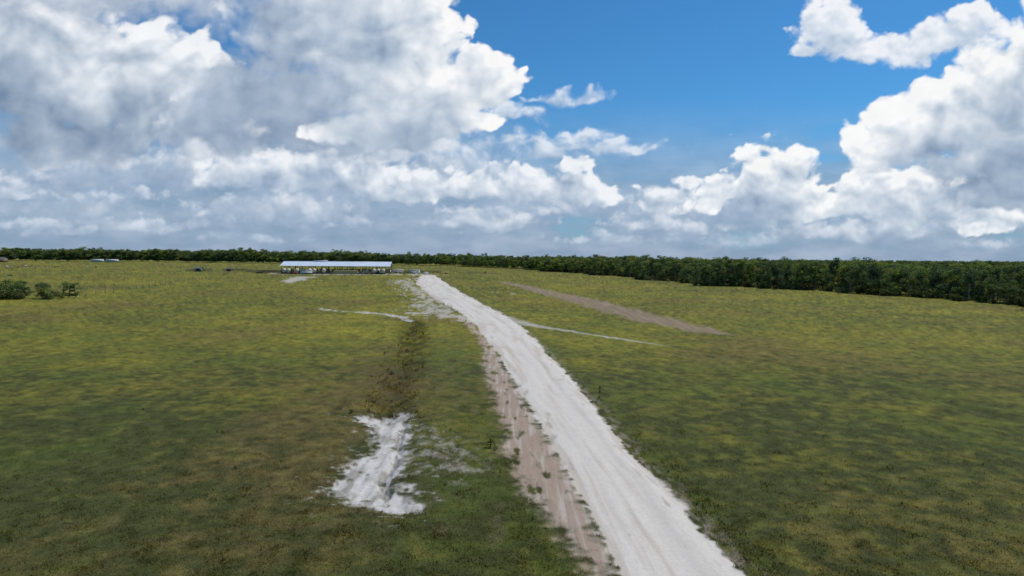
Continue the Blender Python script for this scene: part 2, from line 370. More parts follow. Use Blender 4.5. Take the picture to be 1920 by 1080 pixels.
inview=[c for c in cand if abs(math.degrees(math.atan2(c[1],c[2])))<37.5]
IND=inview[:274]; ids=set(id(c) for c in IND); REST=[c for c in cand if id(c) not in ids]
lab={'oak':'broad leafy green tree at the forest edge','scrub':'dense dark green tree at the forest edge','pine':'tall narrow tree with high crown at forest edge'}
def place_tree(c,name='tree',group='trees along the forest edge',label=None,v=None,wide=1.0):
    d,x,y,hgt,rw=c; v=random.choice([0,1,2,3,4,5,6,6,1,3,7,4,2]) if v is None else v
    e=bpy.data.objects.new(name,None); COL.objects.link(e); e.location=(x,y,-.1); e.empty_display_size=.5
    s=hgt/12; w=s*random.uniform(.85,1.45)*wide; e.scale=(w,w,s); e.rotation_euler=(0,0,random.uniform(0,6.28))
    e['label']=label or lab[kinds[v]]; e['category']='tree'; e['group']=group
    tm,cm=variants[v]
    a=bpy.data.objects.new('trunk',tm); COL.objects.link(a); a.parent=e
    b=bpy.data.objects.new('crown',cm); COL.objects.link(b); b.parent=e
for c in IND: place_tree(c)
for q in range(26):
    t=q/25; x=-152+27*t+random.uniform(-1.5,1.5); y=190+random.uniform(-4,6); h_=(7.8-3.6*t)*random.uniform(.75,1.1)
    place_tree((0,x,y,h_,0),'tree','small trees by the field fence','small bushy tree in a thicket beside a fence',random.choice([1,3,6]),1.4)

def woodland(name,pts,label):
    P=np.array([(x,y,-.1) for d,x,y,h,rw in pts],np.float32)
    me=bpy.data.meshes.new(name); me.vertices.add(len(P)); me.vertices.foreach_set('co',P.ravel())
    a=me.attributes.new('sc','FLOAT_VECTOR','POINT'); 
    sc=np.array([[h/12*random.uniform(1.1,1.8)]*2+[h/12] for d,x,y,h,rw in pts],np.float32); a.data.foreach_set('vector',sc.ravel())
    a=me.attributes.new('rz','FLOAT_VECTOR','POINT'); rz=np.zeros((len(P),3),np.float32); rz[:,2]=RNG.uniform(0,6.28,len(P)); a.data.foreach_set('vector',rz.ravel())
    a=me.attributes.new('kind_id','INT','POINT'); a.data.foreach_set('value',RNG.integers(0,7,len(P)).astype(np.int32))
    o=add_obj(name,me,kind='stuff',label=label)
    ng=bpy.data.node_groups.new(name,'GeometryNodeTree'); ng.interface.new_socket('Geometry',in_out='INPUT',socket_type='NodeSocketGeometry'); ng.interface.new_socket('Geometry',in_out='OUTPUT',socket_type='NodeSocketGeometry')
    gi=ng.nodes.new('NodeGroupInput'); go=ng.nodes.new('NodeGroupOutput'); jn=ng.nodes.new('GeometryNodeJoinGeometry')
    def attr(nm,ty):
        q=ng.nodes.new('GeometryNodeInputNamedAttribute'); q.data_type=ty; q.inputs['Name'].default_value=nm; return q
    sc_=attr('sc','FLOAT_VECTOR'); rz_=attr('rz','FLOAT_VECTOR'); kd=attr('kind_id','INT')
    for v in range(7):
        src=None
        for ob in bpy.data.objects:
            if ob.type=='MESH' and ob.data==variants[v][1]: src=ob; break
        oi=ng.nodes.new('GeometryNodeObjectInfo'); oi.inputs['Object'].default_value=src; oi.transform_space='ORIGINAL'
        cp=ng.nodes.new('FunctionNodeCompare'); cp.data_type='INT'; cp.operation='EQUAL'
        ia=[s for s in cp.inputs if s.enabled and s.type=='INT']; ng.links.new(kd.outputs['Attribute'],ia[0]); ia[1].default_value=v
        ip=ng.nodes.new('GeometryNodeInstanceOnPoints'); ng.links.new(gi.outputs[0],ip.inputs['Points']); ng.links.new(cp.outputs[0],ip.inputs['Selection'])
        ng.links.new(oi.outputs['Geometry'],ip.inputs['Instance']); ng.links.new(sc_.outputs['Attribute'],ip.inputs['Scale']); ng.links.new(rz_.outputs['Attribute'],ip.inputs['Rotation'])
        ng.links.new(ip.outputs[0],jn.inputs[0])
    ng.links.new(jn.outputs[0],go.inputs[0])
    md=o.modifiers.new('scatter','NODES'); md.node_group=ng
    return o
woodland('woodland',REST,'dense dark green woodland closing off the pasture')
far=[]
for q in range(1900):
    a=math.radians(random.uniform(2,44)); d=random.uniform(500,2300); far.append((d,d*math.sin(a),d*math.cos(a),random.uniform(9.5,12.5)*(1+d/8000),0))
far=[f for f in far if f[1]>190]
woodland('distant_woodland',far,'far tree canopy running to the horizon')

sv=[]
for s in range(4):
    rng=np.random.default_rng(300+s); C=[(rng.uniform(-1,1),rng.uniform(-1,1),rng.uniform(.3,1.1)) for q in range(6)]
    sv.append(leaf_cloud(rng,C,rng.uniform(.5,.9,6),420,.16,(.105,.125,.042)))
VB=[];FB=[];CB=[];nv=0
front=[(c[1],c[2]) for c in cand if c[4]==0 and c[0]<700]
front=front+front+[(-150+25*random.random(),186+random.uniform(-2,2)) for q in range(24)]
for (x,y) in front:
    V2,F2,C2=random.choice(sv); s=random.uniform(.8,2.0); a=random.uniform(0,6.28)
    R2=np.array([[math.cos(a),-math.sin(a),0],[math.sin(a),math.cos(a),0],[0,0,1]])
    x=x-random.uniform(-1,3.0); y=y-random.uniform(-2,2)
    VB.append(V2@R2.T*s+np.array([x,y,0])); FB.append(F2+nv); CB.append(C2*random.uniform(.6,1.4)); nv+=len(V2)
me=mesh_np('undergrowth',np.concatenate(VB),np.concatenate(FB),np.concatenate(CB)); me.materials.append(leaf_mat('undergrowth_leaves',False))
add_obj('undergrowth',me,kind='stuff',label='low tangled shrubs at the foot of the forest')

wm=[]
V1,F1=tube([(0,0,-.05),(.02,.01,.3),(0,.03,.6)],[.02,.014,.005],5); stem=mesh_np('stem',np.array(V1),np.array(F1),np.full((len(V1),3),.06)); stem.materials.append(LEAF)
for s in range(3):
    rng=np.random.default_rng(500+s); C=[(rng.uniform(-.2,.2),rng.uniform(-.2,.2),rng.uniform(.1,.45)) for q in range(5)]
    V2,F2,C2=leaf_cloud(rng,C,rng.uniform(.12,.24,5),150,.045,(.08,.115,.04),1.1)
    m_=mesh_np('foliage',V2,F2,C2); m_.materials.append(LEAF); wm.append(m_)
for (x,y,s) in [(-1.3,42.8,.9),(-1.0,42.2,.5),(7.9,61,.45),(7.6,58.5,.4),(8.2,63,.5),(-12.4,52.6,.6),(-11.2,53.4,.5),(-7.4,52.9,.5),(9.1,33,.3),(8.9,38,.35),(-4.2,47,.35),(-3.4,35.5,.35),(-10.2,58,.5),(-15.5,38,.4),(-12.6,35.2,.3),(-11.4,63,.6),(-12.4,70,.7),(-12,77,.7),(-13.6,88,.8),(-15.2,100,.9),(-10.9,66,.5)]:
    e=add_obj('weed_plant',None,None,(x,y,hz_at(x,y)),random.uniform(0,6),(s*1.2,s*1.2,s),label='dark green leafy weed standing in short grass',category='plant',group='weeds around the road and washout')
    add_obj('stem',stem,e); add_obj('foliage',random.choice(wm),e)

# ------------------------------------------------------------------ barn
WOOD=plain_mat('weathered_timber',(.17,.13,.09),.85,0,.3,1.5)
ROOF=plain_mat('galvanised_roof',(.62,.68,.76),.45,.25,.10,.25)
CREAM=plain_mat('cream_paint',(.62,.55,.42),.7); WHITE=plain_mat('white_paint',(.76,.76,.74),.5); DARK=plain_mat('dark_metal',(.05,.05,.055),.6)
HAY=plain_mat('hay',(.46,.36,.18),.95,0,.3,4); TYRE=plain_mat('rubber',(.02,.02,.02),.9); GLASS=plain_mat('dark_glass',(.03,.04,.05),.1); CONC=plain_mat('concrete',(.30,.28,.25),.9)
RED=plain_mat('red_paint',(.30,.035,.025),.5); GREEN=plain_mat('green_paint',(.03,.13,.04),.5)
LB,DB=77.0,24.0; EH,RH=6.0,9.0
barn=add_obj('barn',None,None,(-128.8,499,0),math.atan2(7,77),label='long open-sided cattle barn with pale metal roof',category='barn')
xs=np.arange(-LB/2-1.2,LB/2+1.21,.45); prof=[(-1.5,EH-.35),(DB*.25,(EH+RH)/2+.05),(DB/2,RH),(DB*.75,(EH+RH)/2+.05),(DB+1.5,EH-.35)]
RV=[];RF=[]
for a_,x in enumerate(xs):
    for (yy,zz) in prof: RV.append((x,yy,zz+(.05 if a_%2 else 0)))
npf=len(prof)
for a_ in range(len(xs)-1):
    for b_ in range(npf-1): RF.append((a_*npf+b_,(a_+1)*npf+b_,(a_+1)*npf+b_+1,a_*npf+b_+1))
me=mesh_np('roof',np.array(RV),np.array(RF)); me.materials.append(ROOF); roof=add_obj('roof',me,barn)
add_obj('ridge_cap',box_mesh('ridge_cap',[(-LB/2-1.2,LB/2+1.2,DB/2-.5,DB/2+.5,RH+.06,RH+.16)],ROOF),roof)
add_obj('roof_vent',box_mesh('roof_vent',[(-18,-8,DB/2-.9,DB/2+.9,RH+.17,RH+.7)],ROOF),roof)
for yb in (0,DB): add_obj('eave_beam',box_mesh('eave_beam',[(-LB/2,LB/2,yb-.12,yb+.12,EH-.55,EH-.15)],WOOD),barn)
pm=box_mesh('post',[(-.2,.2,-.2,.2,-.3,EH-.56)],WOOD)
nbay=16
for q in range(nbay+1):
    x=-LB/2+q*LB/nbay
    for yy in ((0,8,16,DB) if q%2==0 else (0,DB)): add_obj('post',pm,barn,(x,yy,0))
V1,F1=join_parts([tube([(0,0,EH-.2),(0,DB/2,RH-.25)],[.12,.12],4),tube([(0,DB,EH-.2),(0,DB/2,RH-.25)],[.12,.12],4),tube([(0,0,EH-.3),(0,DB,EH-.3)],[.1,.1],4)])
rafter=mesh_np('rafter',V1,F1); rafter.materials.append(WOOD)
for q in range(nbay+1): add_obj('rafter',rafter,barn,(-LB/2+q*LB/nbay,0,0))
for h_ in (.5,.95,1.4,1.8): add_obj('rail',box_mesh('rail',[(-LB/2,LB/2,-.28,-.21,h_,h_+.14)],WOOD),barn)
boards=[(-LB/2+k_*.5,-LB/2+k_*.5+.42,DB-.05,DB+.05-.01*(k_%2),.1,3.2 if k_%9<7 else 1.6) for k_ in range(int(LB/.5))]
add_obj('back_wall',box_mesh('back_wall',boards,WOOD),barn)
add_obj('end_wall',box_mesh('end_wall',[(-LB/2-.06,-LB/2+.02,1+k_*.6,1+k_*.6+.55,.1,3.2) for k_ in range(22)],CREAM),barn)
add_obj('end_wall',box_mesh('end_wall',[(LB/2-.02,LB/2+.06,8+k_*.6,8+k_*.6+.55,.1,2.8) for k_ in range(16)],CREAM),barn)
for (x0,x1) in ((-37.6,-34.6),(-20,-16),(9.8,14.2),(19.5,24)):
    add_obj('boarded_panel',box_mesh('boarded_panel',[(x0+k_*.5,x0+k_*.5+.46,-.20,-.14,.1,2.7) for k_ in range(int((x1-x0)/.5))],CREAM),barn)
add_obj('floor',box_mesh('floor',[(-LB/2,LB/2,0,DB,-.3,.06)],CONC),barn)
ba=barn.rotation_euler[2]
def in_barn(x,y): return (barn.location.x+x*math.cos(ba)-y*math.sin(ba),barn.location.y+x*math.sin(ba)+y*math.cos(ba),.07)
V1=[];F1=[]
def ring(w,z): 
    n_=len(V1); V1.extend([(-w,-w,z),(w,-w,z),(w,w,z),(-w,w,z)]); return n_
a_=[ring(.35,.7),ring(1.3,1.6),ring(1.3,3.3),ring(.4,3.9)]
for p_,q_ in zip(a_[:-1],a_[1:]):
    for s_ in range(4): F1.append((p_+s_,p_+(s_+1)%4,q_+(s_+1)%4,q_+s_))
F1.append((a_[0],a_[0]+3,a_[0]+2,a_[0]+1)); F1.append((a_[3],a_[3]+1,a_[3]+2,a_[3]+3))
hm=mesh_np('hopper',np.array(V1),np.array(F1)); hm.materials.append(CREAM); lm=box_mesh('leg',[(-.07,.07,-.07,.07,0,1.62)],DARK)
for x,y in ((-36,-2.2),(-33,-2.3),(-27,-2.2),(-18,-2.2),(-14.8,-2.3),(-8,-2.2),(28,-2.3),(31,-2.3),(34.5,-2.2)):
    e=add_obj('feed_bin',None,None,in_barn(x,y),ba,label='cream hopper feed bin on steel legs at the barn',category='feed bin',group='feed bins along the barn front')
    add_obj('hopper',hm,e)
    for sx in (-1.2,1.2):
        for sy in (-1.2,1.2): add_obj('leg',lm,e,(sx,sy,0))
V1,F1=tube([(0,-.75,.75),(0,-.7,.75),(0,.7,.75),(0,.75,.75)],[.66,.75,.75,.66],20)
hb=bpy.data.meshes.new('hay_bale'); hb.from_pydata(V1,[],F1+[tuple(range(19,-1,-1)),tuple(range(60,80))]); hb.materials.append(HAY)
for q in range(23):
    l_=q//12; p_=in_barn(-.5+1.55*(q%12)+l_*.775,-5.3); add_obj('hay_bale',hb,None,(p_[0],p_[1],.02+l_*1.32),ba,label='round golden hay bale stacked beside the barn',category='hay bale',group='hay bales stacked by the barn')
V1,F1=tube([(0,-.12,0),(0,-.13,0),(0,.13,0),(0,.12,0)],[.2,.40,.40,.2],16)
WM=bpy.data.meshes.new('wheel'); WM.from_pydata(V1,[],F1+[tuple(range(15,-1,-1)),tuple(range(48,64))]); WM.materials.append(TYRE)
def trailer(loc,rot,Ln,label):
    e=add_obj('livestock_trailer',None,None,loc,rot,label=label,category='trailer',group='trailers parked by the barn pens')
    h=Ln/2
    bx=[(-h,h,-1.1,1.1,.6,1.7),(-h,h,-1.1,1.1,2.6,2.9)]+[(-h+k_*(2*h-.15)/7,-h+k_*(2*h-.15)/7+.15,-1.09,1.09,1.7,2.6) for k_ in range(8)]+[(-h,h,-1.07,1.07,2.05,2.2)]
    add_obj('body',box_mesh('body',bx,WHITE),e)
    add_obj('roof',box_mesh('roof',[(-h-.1,h+.1,-1.15,1.15,2.903,3.0)],WHITE),e)
    add_obj('hitch',box_mesh('hitch',[(h,h+1.6,-.08,.08,.5,.62),(h+1.4,h+1.5,-.05,.05,0,.5)],DARK),e)
    for wx in (-.9,.0):
        for sy in (-1.15,1.15): add_obj('wheel',WM,e,(wx,sy,.40))
trailer((-90.5,536,0),.05,10,'white slatted livestock trailer parked beside cattle pens')
trailer((-76,528,0),-.2,9,'short white livestock trailer beside the cattle pens')
trailer((-147,488,0),.1,8,'white livestock trailer parked in front of barn')
def pickup(loc,rot,mat,label):
    e=add_obj('pickup_truck',None,None,loc,rot,label=label,category='pickup truck',group='vehicles parked by the barn')
    prof_=[(-2.7,.5),(-2.7,1.15),(-.6,1.15),(-.5,1.8),(.7,1.82),(1.35,1.2),(2.55,1.05),(2.7,.85),(2.7,.5)]
    n_=len(prof_); V1=[(x,-.95,z) for x,z in prof_]+[(x,.95,z) for x,z in prof_]
    F1=[tuple(range(n_)),tuple(range(2*n_-1,n_-1,-1))]+[(k_,k_+n_,(k_+1)%n_+n_,(k_+1)%n_) for k_ in range(n_)]
    me=bpy.data.meshes.new('body'); me.from_pydata(V1,[],F1); me.materials.append(mat); add_obj('body',me,e)
    add_obj('window',box_mesh('window',[(-.35,.65,-.958,.958,1.25,1.7)],GLASS),e)
    for wx in (-1.75,1.75):
        for sy in (-.88,.88): add_obj('wheel',WM,e,(wx,sy,.40))
pickup((-72,516,0),.3,WHITE,'white pickup truck parked near the cattle pens')
pickup((-103,491,0),.1,DARK,'dark pickup truck parked in front of the barn')
pickup((-154,482,0),2.9,RED,'red pickup truck parked in front of the barn')
pickup((-64,508,0),1.2,WHITE,'white pickup truck beside the end of the road')
def tractor(loc,rot):
    e=add_obj('tractor',None,None,loc,rot,label='green farm tractor standing beside the cattle barn',category='tractor')
    add_obj('body',box_mesh('body',[(-.3,2.2,-.45,.45,.8,1.6),(-1.4,-.303,-.55,.55,.7,1.3)],GREEN),e)
    add_obj('cab',box_mesh('cab',[(-1.3,-.2,-.6,.6,1.603,2.6)],GLASS),e); add_obj('cab_roof',box_mesh('cab_roof',[(-1.45,-.05,-.7,.7,2.603,2.75)],GREEN),e)
    for sy in (-.85,.85): add_obj('wheel',WM,e,(-.9,sy,.85),0,(2.1,1.6,2.1)); add_obj('wheel',WM,e,(1.7,sy*.9,.5),0,(1.25,1.2,1.25))
tractor((-96,494,0),.6)
ppost=box_mesh('post',[(-.09,.09,-.09,.09,-.2,2.1)],WOOD); prail=box_mesh('rail',[(-.5,.5,-.025,.025,0,.13)],WOOD)
def pen(loc,rot,w,d,label):
    e=add_obj('cattle_pen',None,None,loc,rot,label=label,category='pen',group='timber cattle pens around the barn')
    for x in np.arange(-w/2,w/2+.1,3):
        for s in (-1,1): add_obj('post',ppost,e,(x,s*d/2,0))
    for y in np.arange(-d/2+3,d/2-.1,3):
        for s in (-1,1): add_obj('post',ppost,e,(s*w/2,y,0))
    for z in (.5,.95,1.4,1.8):
        for s in (-1,1):
            add_obj('rail',prail,e,(0,s*(d/2+.12),z),0,(w,1,1)); add_obj('rail',prail,e,(s*(w/2+.12),0,z),math.pi/2,(d,1,1))
for (x,y,w,d) in [(-83,512,14,10),(-70,545,24,16),(-88,548,12,20),(-180,505,18,16),(-196,535,22,16),(-256,560,16,12),(-232,575,18,12)]:
    pen((x,y,0),random.uniform(-.1,.2),w,d,'weathered timber rail cattle pen')
def shelter(loc,rot,w,d,h,wall,rf,label,cat='shed',name='shed'):
    e=add_obj(name,None,None,loc,rot,label=label,category=cat)
    t=.12
    add_obj('wall',box_mesh('wall',[(-w/2,w/2,d/2-t,d/2,0,h*.72),(-w/2,-w/2+t,-d/2,d/2-t-.003,0,h*.72),(w/2-t,w/2,-d/2,d/2-t-.003,0,h*.72),(-w/2+t+.003,-w*.12,-d/2,-d/2+t,0,h*.72),(w*.2,w/2-t-.003,-d/2,-d/2+t,0,h*.72)],wall),e)
    V1=[(-w/2-.5,-d/2-.5,h*.70),(w/2+.5,-d/2-.5,h*.70),(w/2+.5,0,h),(-w/2-.5,0,h),(-w/2-.5,d/2+.5,h*.70),(w/2+.5,d/2+.5,h*.70)]
    me=bpy.data.meshes.new('roof'); me.from_pydata(V1,[],[(0,1,2,3),(3,2,5,4)]); me.materials.append(rf); add_obj('roof',me,e)
    V1=[(-w/2,-d/2,h*.72),(-w/2,d/2,h*.72),(-w/2,0,h*.985),(w/2,-d/2,h*.72),(w/2,d/2,h*.72),(w/2,0,h*.985)]
    for s_ in (0,1):
        me=bpy.data.meshes.new('gable'); me.from_pydata(V1[s_*3:s_*3+3],[],[(0,2,1) if s_==0 else (0,1,2)]); me.materials.append(wall); add_obj('gable',me,e)
GREY=plain_mat('grey_green_tin',(.12,.14,.12),.6); BROWN=plain_mat('brown_roof',(.09,.09,.10),.8)
shelter((-251,547,0),.1,4.5,4,3.6,GREY,GREY,'small grey green tin shed beside cattle pens')
shelter((-232,560,0),.2,3.5,3,2.8,WOOD,BROWN,'small brown timber shed beside cattle pens')
shelter((-868,1150,0),.2,28,15,8.5,WOOD,BROWN,'dark roofed farm building before distant woods','farm building','farm_building')
def mobile_home(loc,rot,Ln):
    e=add_obj('mobile_home',None,None,loc,rot,label='long white mobile home in front of the woods',category='mobile home',group='white mobile homes by the woods')
    h=Ln/2
    add_obj('wall',box_mesh('wall',[(-h,h,-3,3,1.0,5.3)],WHITE),e); add_obj('roof',box_mesh('roof',[(-h-.3,h+.3,-3.3,3.3,5.303,5.7)],WHITE),e)
    add_obj('skirting',box_mesh('skirting',[(-h+.2,h-.2,-2.8,2.8,-.2,.997)],DARK),e)
    for x in (-h*.6,-h*.1,h*.55): add_obj('window',box_mesh('window',[(x-.7,x+.7,-3.03,-3.003,2.6,4.0)],GLASS),e)
    add_obj('door',box_mesh('door',[(h*.2-.5,h*.2+.5,-3.04,-3.003,1.1,3.6)],DARK),e)
mobile_home((-795,1310,0),.05,21); mobile_home((-768,1312,0),.02,21)
fpost=box_mesh('post',[(-.07,.07,-.07,.07,-.3,1.35)],WOOD)
def field_fence(pts,label,spc=8):
    e=add_obj('wire_fence',None,None,label=label,category='fence')
    for (ax,ay),(bx_,by_) in zip(pts[:-1],pts[1:]):
        Ls=math.hypot(bx_-ax,by_-ay); k_=int(Ls/spc)
        for q in range(k_): add_obj('post',fpost,e,(ax+(bx_-ax)*q/k_,ay+(by_-ay)*q/k_,random.uniform(-.1,.1)))
    for z in (.4,.8,1.2):
        V1,F1=tube([(x,y,z) for x,y in pts],[.012]*len(pts),4); me=mesh_np('wire',np.array(V1),np.array(F1)); me.materials.append(DARK); add_obj('wire',me,e)
field_fence([(-165,196),(-128,205),(-178,420),(-215,520)],'wire field fence on thin timber posts')
field_fence([(-420,560),(-260,535),(-190,500)],'long wire fence running towards the barn')
field_fence([(-66,500),(-40,520),(60,500)],'wire fence on timber posts crossing pasture',8)

# ------------------------------------------------------------------ cattle
def cow_mesh():
    J=[(-1.0,0,1.12),(-.55,0,1.10),(0,0,1.02),(.5,0,1.08),(.85,0,1.15),(1.15,0,1.05),(1.35,0,.72),(1.55,0,.42)]
    Rr_=[(.26,.30),(.33,.38),(.37,.42),(.34,.38),(.24,.30),(.16,.19),(.13,.15),(.08,.09)]
    E=[(k,k+1) for k in range(7)]
    def leg(root,x,y,hind):
        n_=len(J)
        if hind: P_=[(x,y,.85),(x+.10,y,.62),(x-.10,y,.42),(x-.06,y,.06)]; R_=[(.20,.14),(.13,.10),(.07,.06),(.07,.07)]
        else: P_=[(x,y,.80),(x+.02,y,.45),(x,y,.25),(x+.02,y,.05)]; R_=[(.15,.12),(.08,.07),(.06,.06),(.07,.07)]
        J.extend(P_); Rr_.extend(R_); E.append((root,n_)); E.extend([(n_+k,n_+k+1) for k in range(3)])
    leg(1,-.78,.2,True); leg(1,-.72,-.2,True); leg(3,.55,.17,False); leg(3,.62,-.17,False)
    n_=len(J); J.extend([(-1.25,0,1.05),(-1.30,0,.6)]); Rr_.extend([(.05,.05),(.04,.04)]); E.extend([(0,n_),(n_,n_+1)])
    n_=len(J); J.extend([(1.30,.2,.88),(1.30,-.2,.88)]); Rr_.extend([(.04,.03),(.04,.03)]); E.extend([(6,n_),(6,n_+1)])
    me=bpy.data.meshes.new('cow_src'); me.from_pydata(J,E,[]); o=bpy.data.objects.new('cow_src',me); COL.objects.link(o)
    md=o.modifiers.new('s','SKIN'); 
    for k,sv_ in enumerate(me.skin_vertices[0].data): sv_.radius=Rr_[k]; sv_.use_root=(k==2)
    o.modifiers.new('u','SUBSURF').levels=1
    dg=bpy.context.evaluated_depsgraph_get(); m2=bpy.data.meshes.new_from_object(o.evaluated_get(dg)); bpy.data.objects.remove(o); m2.name='cow'; return m2
cm0=cow_mesh(); 
hides={'black':plain_mat('black_hide',(.018,.015,.013),.8),'tan':plain_mat('tan_hide',(.36,.25,.15),.8),'white':plain_mat('cream_hide',(.60,.55,.46),.8),'brown':plain_mat('brown_hide',(.14,.06,.03),.8)}
cmesh={}
for k,v in hides.items(): m_=cm0.copy(); m_.materials.clear(); m_.materials.append(v); m_.name='cow'; cmesh[k]=m_
spots=[(-174,474,'black',.2),(-177,476,'black',2.9),(-172.5,479,'brown',1)]
for q in range(26): spots.append((random.uniform(-530,-420),random.uniform(610,720),random.choice(['white','tan','tan','brown','white']),random.uniform(0,6.28)))
for q in range(7): spots.append((random.uniform(-110,-95),random.uniform(480,489),random.choice(['brown','tan','black']),random.uniform(0,6.28)))
spots+=[(-48,497,'brown',.4),(-51,500,'tan',2.0),(-22,560,'black',1)]
for x,y,k,a in spots:
    add_obj('cow',cmesh[k],None,(x,y,hz_at(x,y)),a,label={'black':'black cow grazing in the open pasture','tan':'tan cow grazing in the open pasture','white':'cream white cow grazing in the pasture','brown':'brown cow grazing in the open pasture'}[k],category='cow',group='cattle grazing in the pasture')

# ------------------------------------------------------------------ cloud shell (sky)
step=.078
caz=np.arange(-54,54.01,step); cel=np.arange(-.5,27,step); CA,CE=np.meshgrid(np.radians(caz),np.radians(cel))
U=(np.tan(CA)).ravel()*1.281; Vv=(np.tan(CE)/np.cos(CA)).ravel()*1.281
shp=CA.shape; du=math.radians(step)*1.281
def shift(G,ix,iy):
    s=np.roll(G,-ix,axis=1)
    if iy>0: s=np.concatenate([s[iy:],np.repeat(s[-1:],iy,0)],0)
    return s
def blur(G,k):
    for ax in (0,1):
        for _ in range(2):
            c=np.cumsum(np.pad(G,[(k+1,k) if a==ax else (0,0) for a in (0,1)],mode='edge'),axis=ax)
            G=(np.take(c,range(2*k+1,c.shape[ax]),axis=ax)-np.take(c,range(0,c.shape[ax]-2*k-1),axis=ax))/(2*k+1)
    return G
def over(c,a):
    global rgb,alp
    na=a+alp*(1-a); rgb=(c*a[:,None]+rgb*(alp*(1-a))[:,None])/np.maximum(na,1e-5)[:,None]; alp=na
def cumulus(blobs,seed,sc,amp,edge,dark,bright,c_,warp=.022,op=1.0,depth=.10,lx=.5,relief=1.0,soft_base=1.5):
    wx=fbm(U/.12,Vv/.10,seed+5,4)*warp; wy=fbm(U/.12+7,Vv/.10+3,seed+9,4)*warp
    u=U+wx; v=Vv+wy
    Fd=np.full(u.shape,-2.0); m=.06
    for (cx,cy,rx,ry,rb) in blobs:
        ryy=np.where(v>cy,ry,rb); f=1-np.hypot((u-cx)/rx,(v-cy)/ryy)
        Fd=np.logaddexp(Fd/m,f/m)*m
    w=1-np.sqrt(worley(u/sc,v/(sc*.8),seed)); w2=1-np.sqrt(worley(u/sc*2.1,v/(sc*.8)*2.1,seed+1)); w3=1-np.sqrt(worley(u/sc*4.6,v/sc*5.2,seed+2))
    p=fbm(u/sc*.8,v/sc,seed+3,7,.58); big=fbm(u/sc*.33,v/sc*.45,seed+4,3)
    N=(w-.5)*1.0+(w2-.5)*.55+(w3-.5)*.28+p*.85
    D=Fd+amp*(N+.9*big); G=np.clip(D,0,1.2).reshape(shp)
    acc=np.zeros(shp); K=10
    for q in range(1,K+1):
        s=depth*q/K; acc+=shift(G,int(round(lx*s/du)),int(round(.86*s/du)))/K
    lit=np.exp(-c_*blur(acc,1)).ravel()
    Nn=((w-.5)*1.1+(w2-.5)*.50+(w3-.5)*.20+fbm(u/sc*.8,v/sc,seed+3,4)*.8).reshape(shp)
    sn=shift(Nn,int(round(lx*sc*.2/du)),max(1,int(round(.86*sc*.2/du))))
    s2=shift(Nn,int(round(lx*sc*.5/du)),max(1,int(round(.86*sc*.5/du))))
    rel=((Nn-sn)*.5+(Nn-s2)*.5).ravel()
    b=lit+relief*rel*(.10+.50*lit)+.32*big*(1-lit)
    b=np.clip(b,0,1)[:,None]**np.array([[1.14,1.0,.88]])
    c=np.array([dark])*(1-b)+np.array([bright])*b
    wis=fbm(U/.05,Vv/.035,seed+11,5)
    e=edge*(.75+1.7*np.clip(wis+.15,0,1)+soft_base*(1-lit))
    over(np.clip(c,0,.95),op*sst(0,1,D/e))
rgb=np.zeros((len(U),3)); alp=np.zeros(len(U))
hz=np.exp(-np.maximum(Vv,0)/.085); over(np.array([[.245,.345,.485]])*np.ones((len(U),1)),.97*hz)
v1=fbm(U/.22,Vv/.065,190,5,.5); v2=fbm(U/.08,Vv/.028,196,4,.5)
veil=sst(.31,.09,Vv-.05*sst(.1,-.3,U))*sst(-.8,-.1,v1+.2*v2+.5*sst(.15,-.25,U))
sh=sst(-.55,.75,v1*.7+v2*.5)[:,None]
over(np.array([[.255,.350,.490]])*(1-sh)+np.array([[.42,.50,.63]])*sh,.86*veil)
R_=random.Random(5)
def B(x,y,rx,ry,rb): return ((x-960)/1000,(485-y)/1000,rx/1000,ry/1000,rb/1000)
small=[B(R_.uniform(-300,2200),R_.uniform(375,452),R_.uniform(45,130),R_.uniform(15,30),R_.uniform(7,12)) for q in range(58)]
cumulus(small,200,.032,.58,.65,(.240,.330,.470),(.64,.71,.81),2.0,.012,.78,.042,.4,.9)
cumulus([B(130,350,200,48,22),B(420,345,150,50,22),B(300,322,220,46,22),B(-200,340,300,70,30),B(560,400,240,36,16),B(900,420,170,30,12),B(760,340,160,60,30),B(150,402,260,28,12),B(330,432,240,20,10),B(1240,420,150,26,12),B(1640,430,220,32,14),B(1850,410,160,32,14)],210,.050,.50,.60,(.225,.310,.445),(.68,.735,.82),2.2,op=.94,depth=.075,relief=.9)
cumulus([B(500,330,125,66,30),B(640,335,165,66,40),B(770,365,110,46,22),B(1080,366,120,46,20),B(1085,312,50,26,14),B(1235,376,60,36,16),B(1290,348,32,22,12),B(1840,425,70,24,14),B(930,360,120,50,26)],240,.046,.42,.26,(.250,.330,.465),(.86,.89,.935),2.4,.02,1,.09,.5,1.0)
cumulus([B(1450,346,100,86,46),B(1360,366,80,44,26),B(1510,382,230,46,24),B(1710,385,180,62,34),B(1620,345,90,38,28),B(1770,350,150,60,46),B(1880,400,130,44,26)],260,.050,.40,.20,(.245,.325,.46),(.93,.945,.965),2.1,.02,1,.11,.2,1.0)
cumulus([B(1130,276,125,26,14),B(1010,288,110,38,22),B(960,225,62,24,14),B(1065,190,80,16,9),B(1100,256,60,18,10),B(880,295,100,50,28),B(1185,280,60,20,12)],270,.042,.58,.75,(.29,.39,.54),(.72,.79,.89),1.3,.03,.95,.05)
cumulus([B(120,190,330,155,84),B(300,150,165,94,110),B(10,90,250,140,90),B(-250,200,400,220,80),B(345,248,165,62,46),B(180,265,300,64,46)],300,.095,.42,.22,(.165,.228,.34),(.90,.92,.955),2.0,.03,1,.19,.35,1.0,1.5)
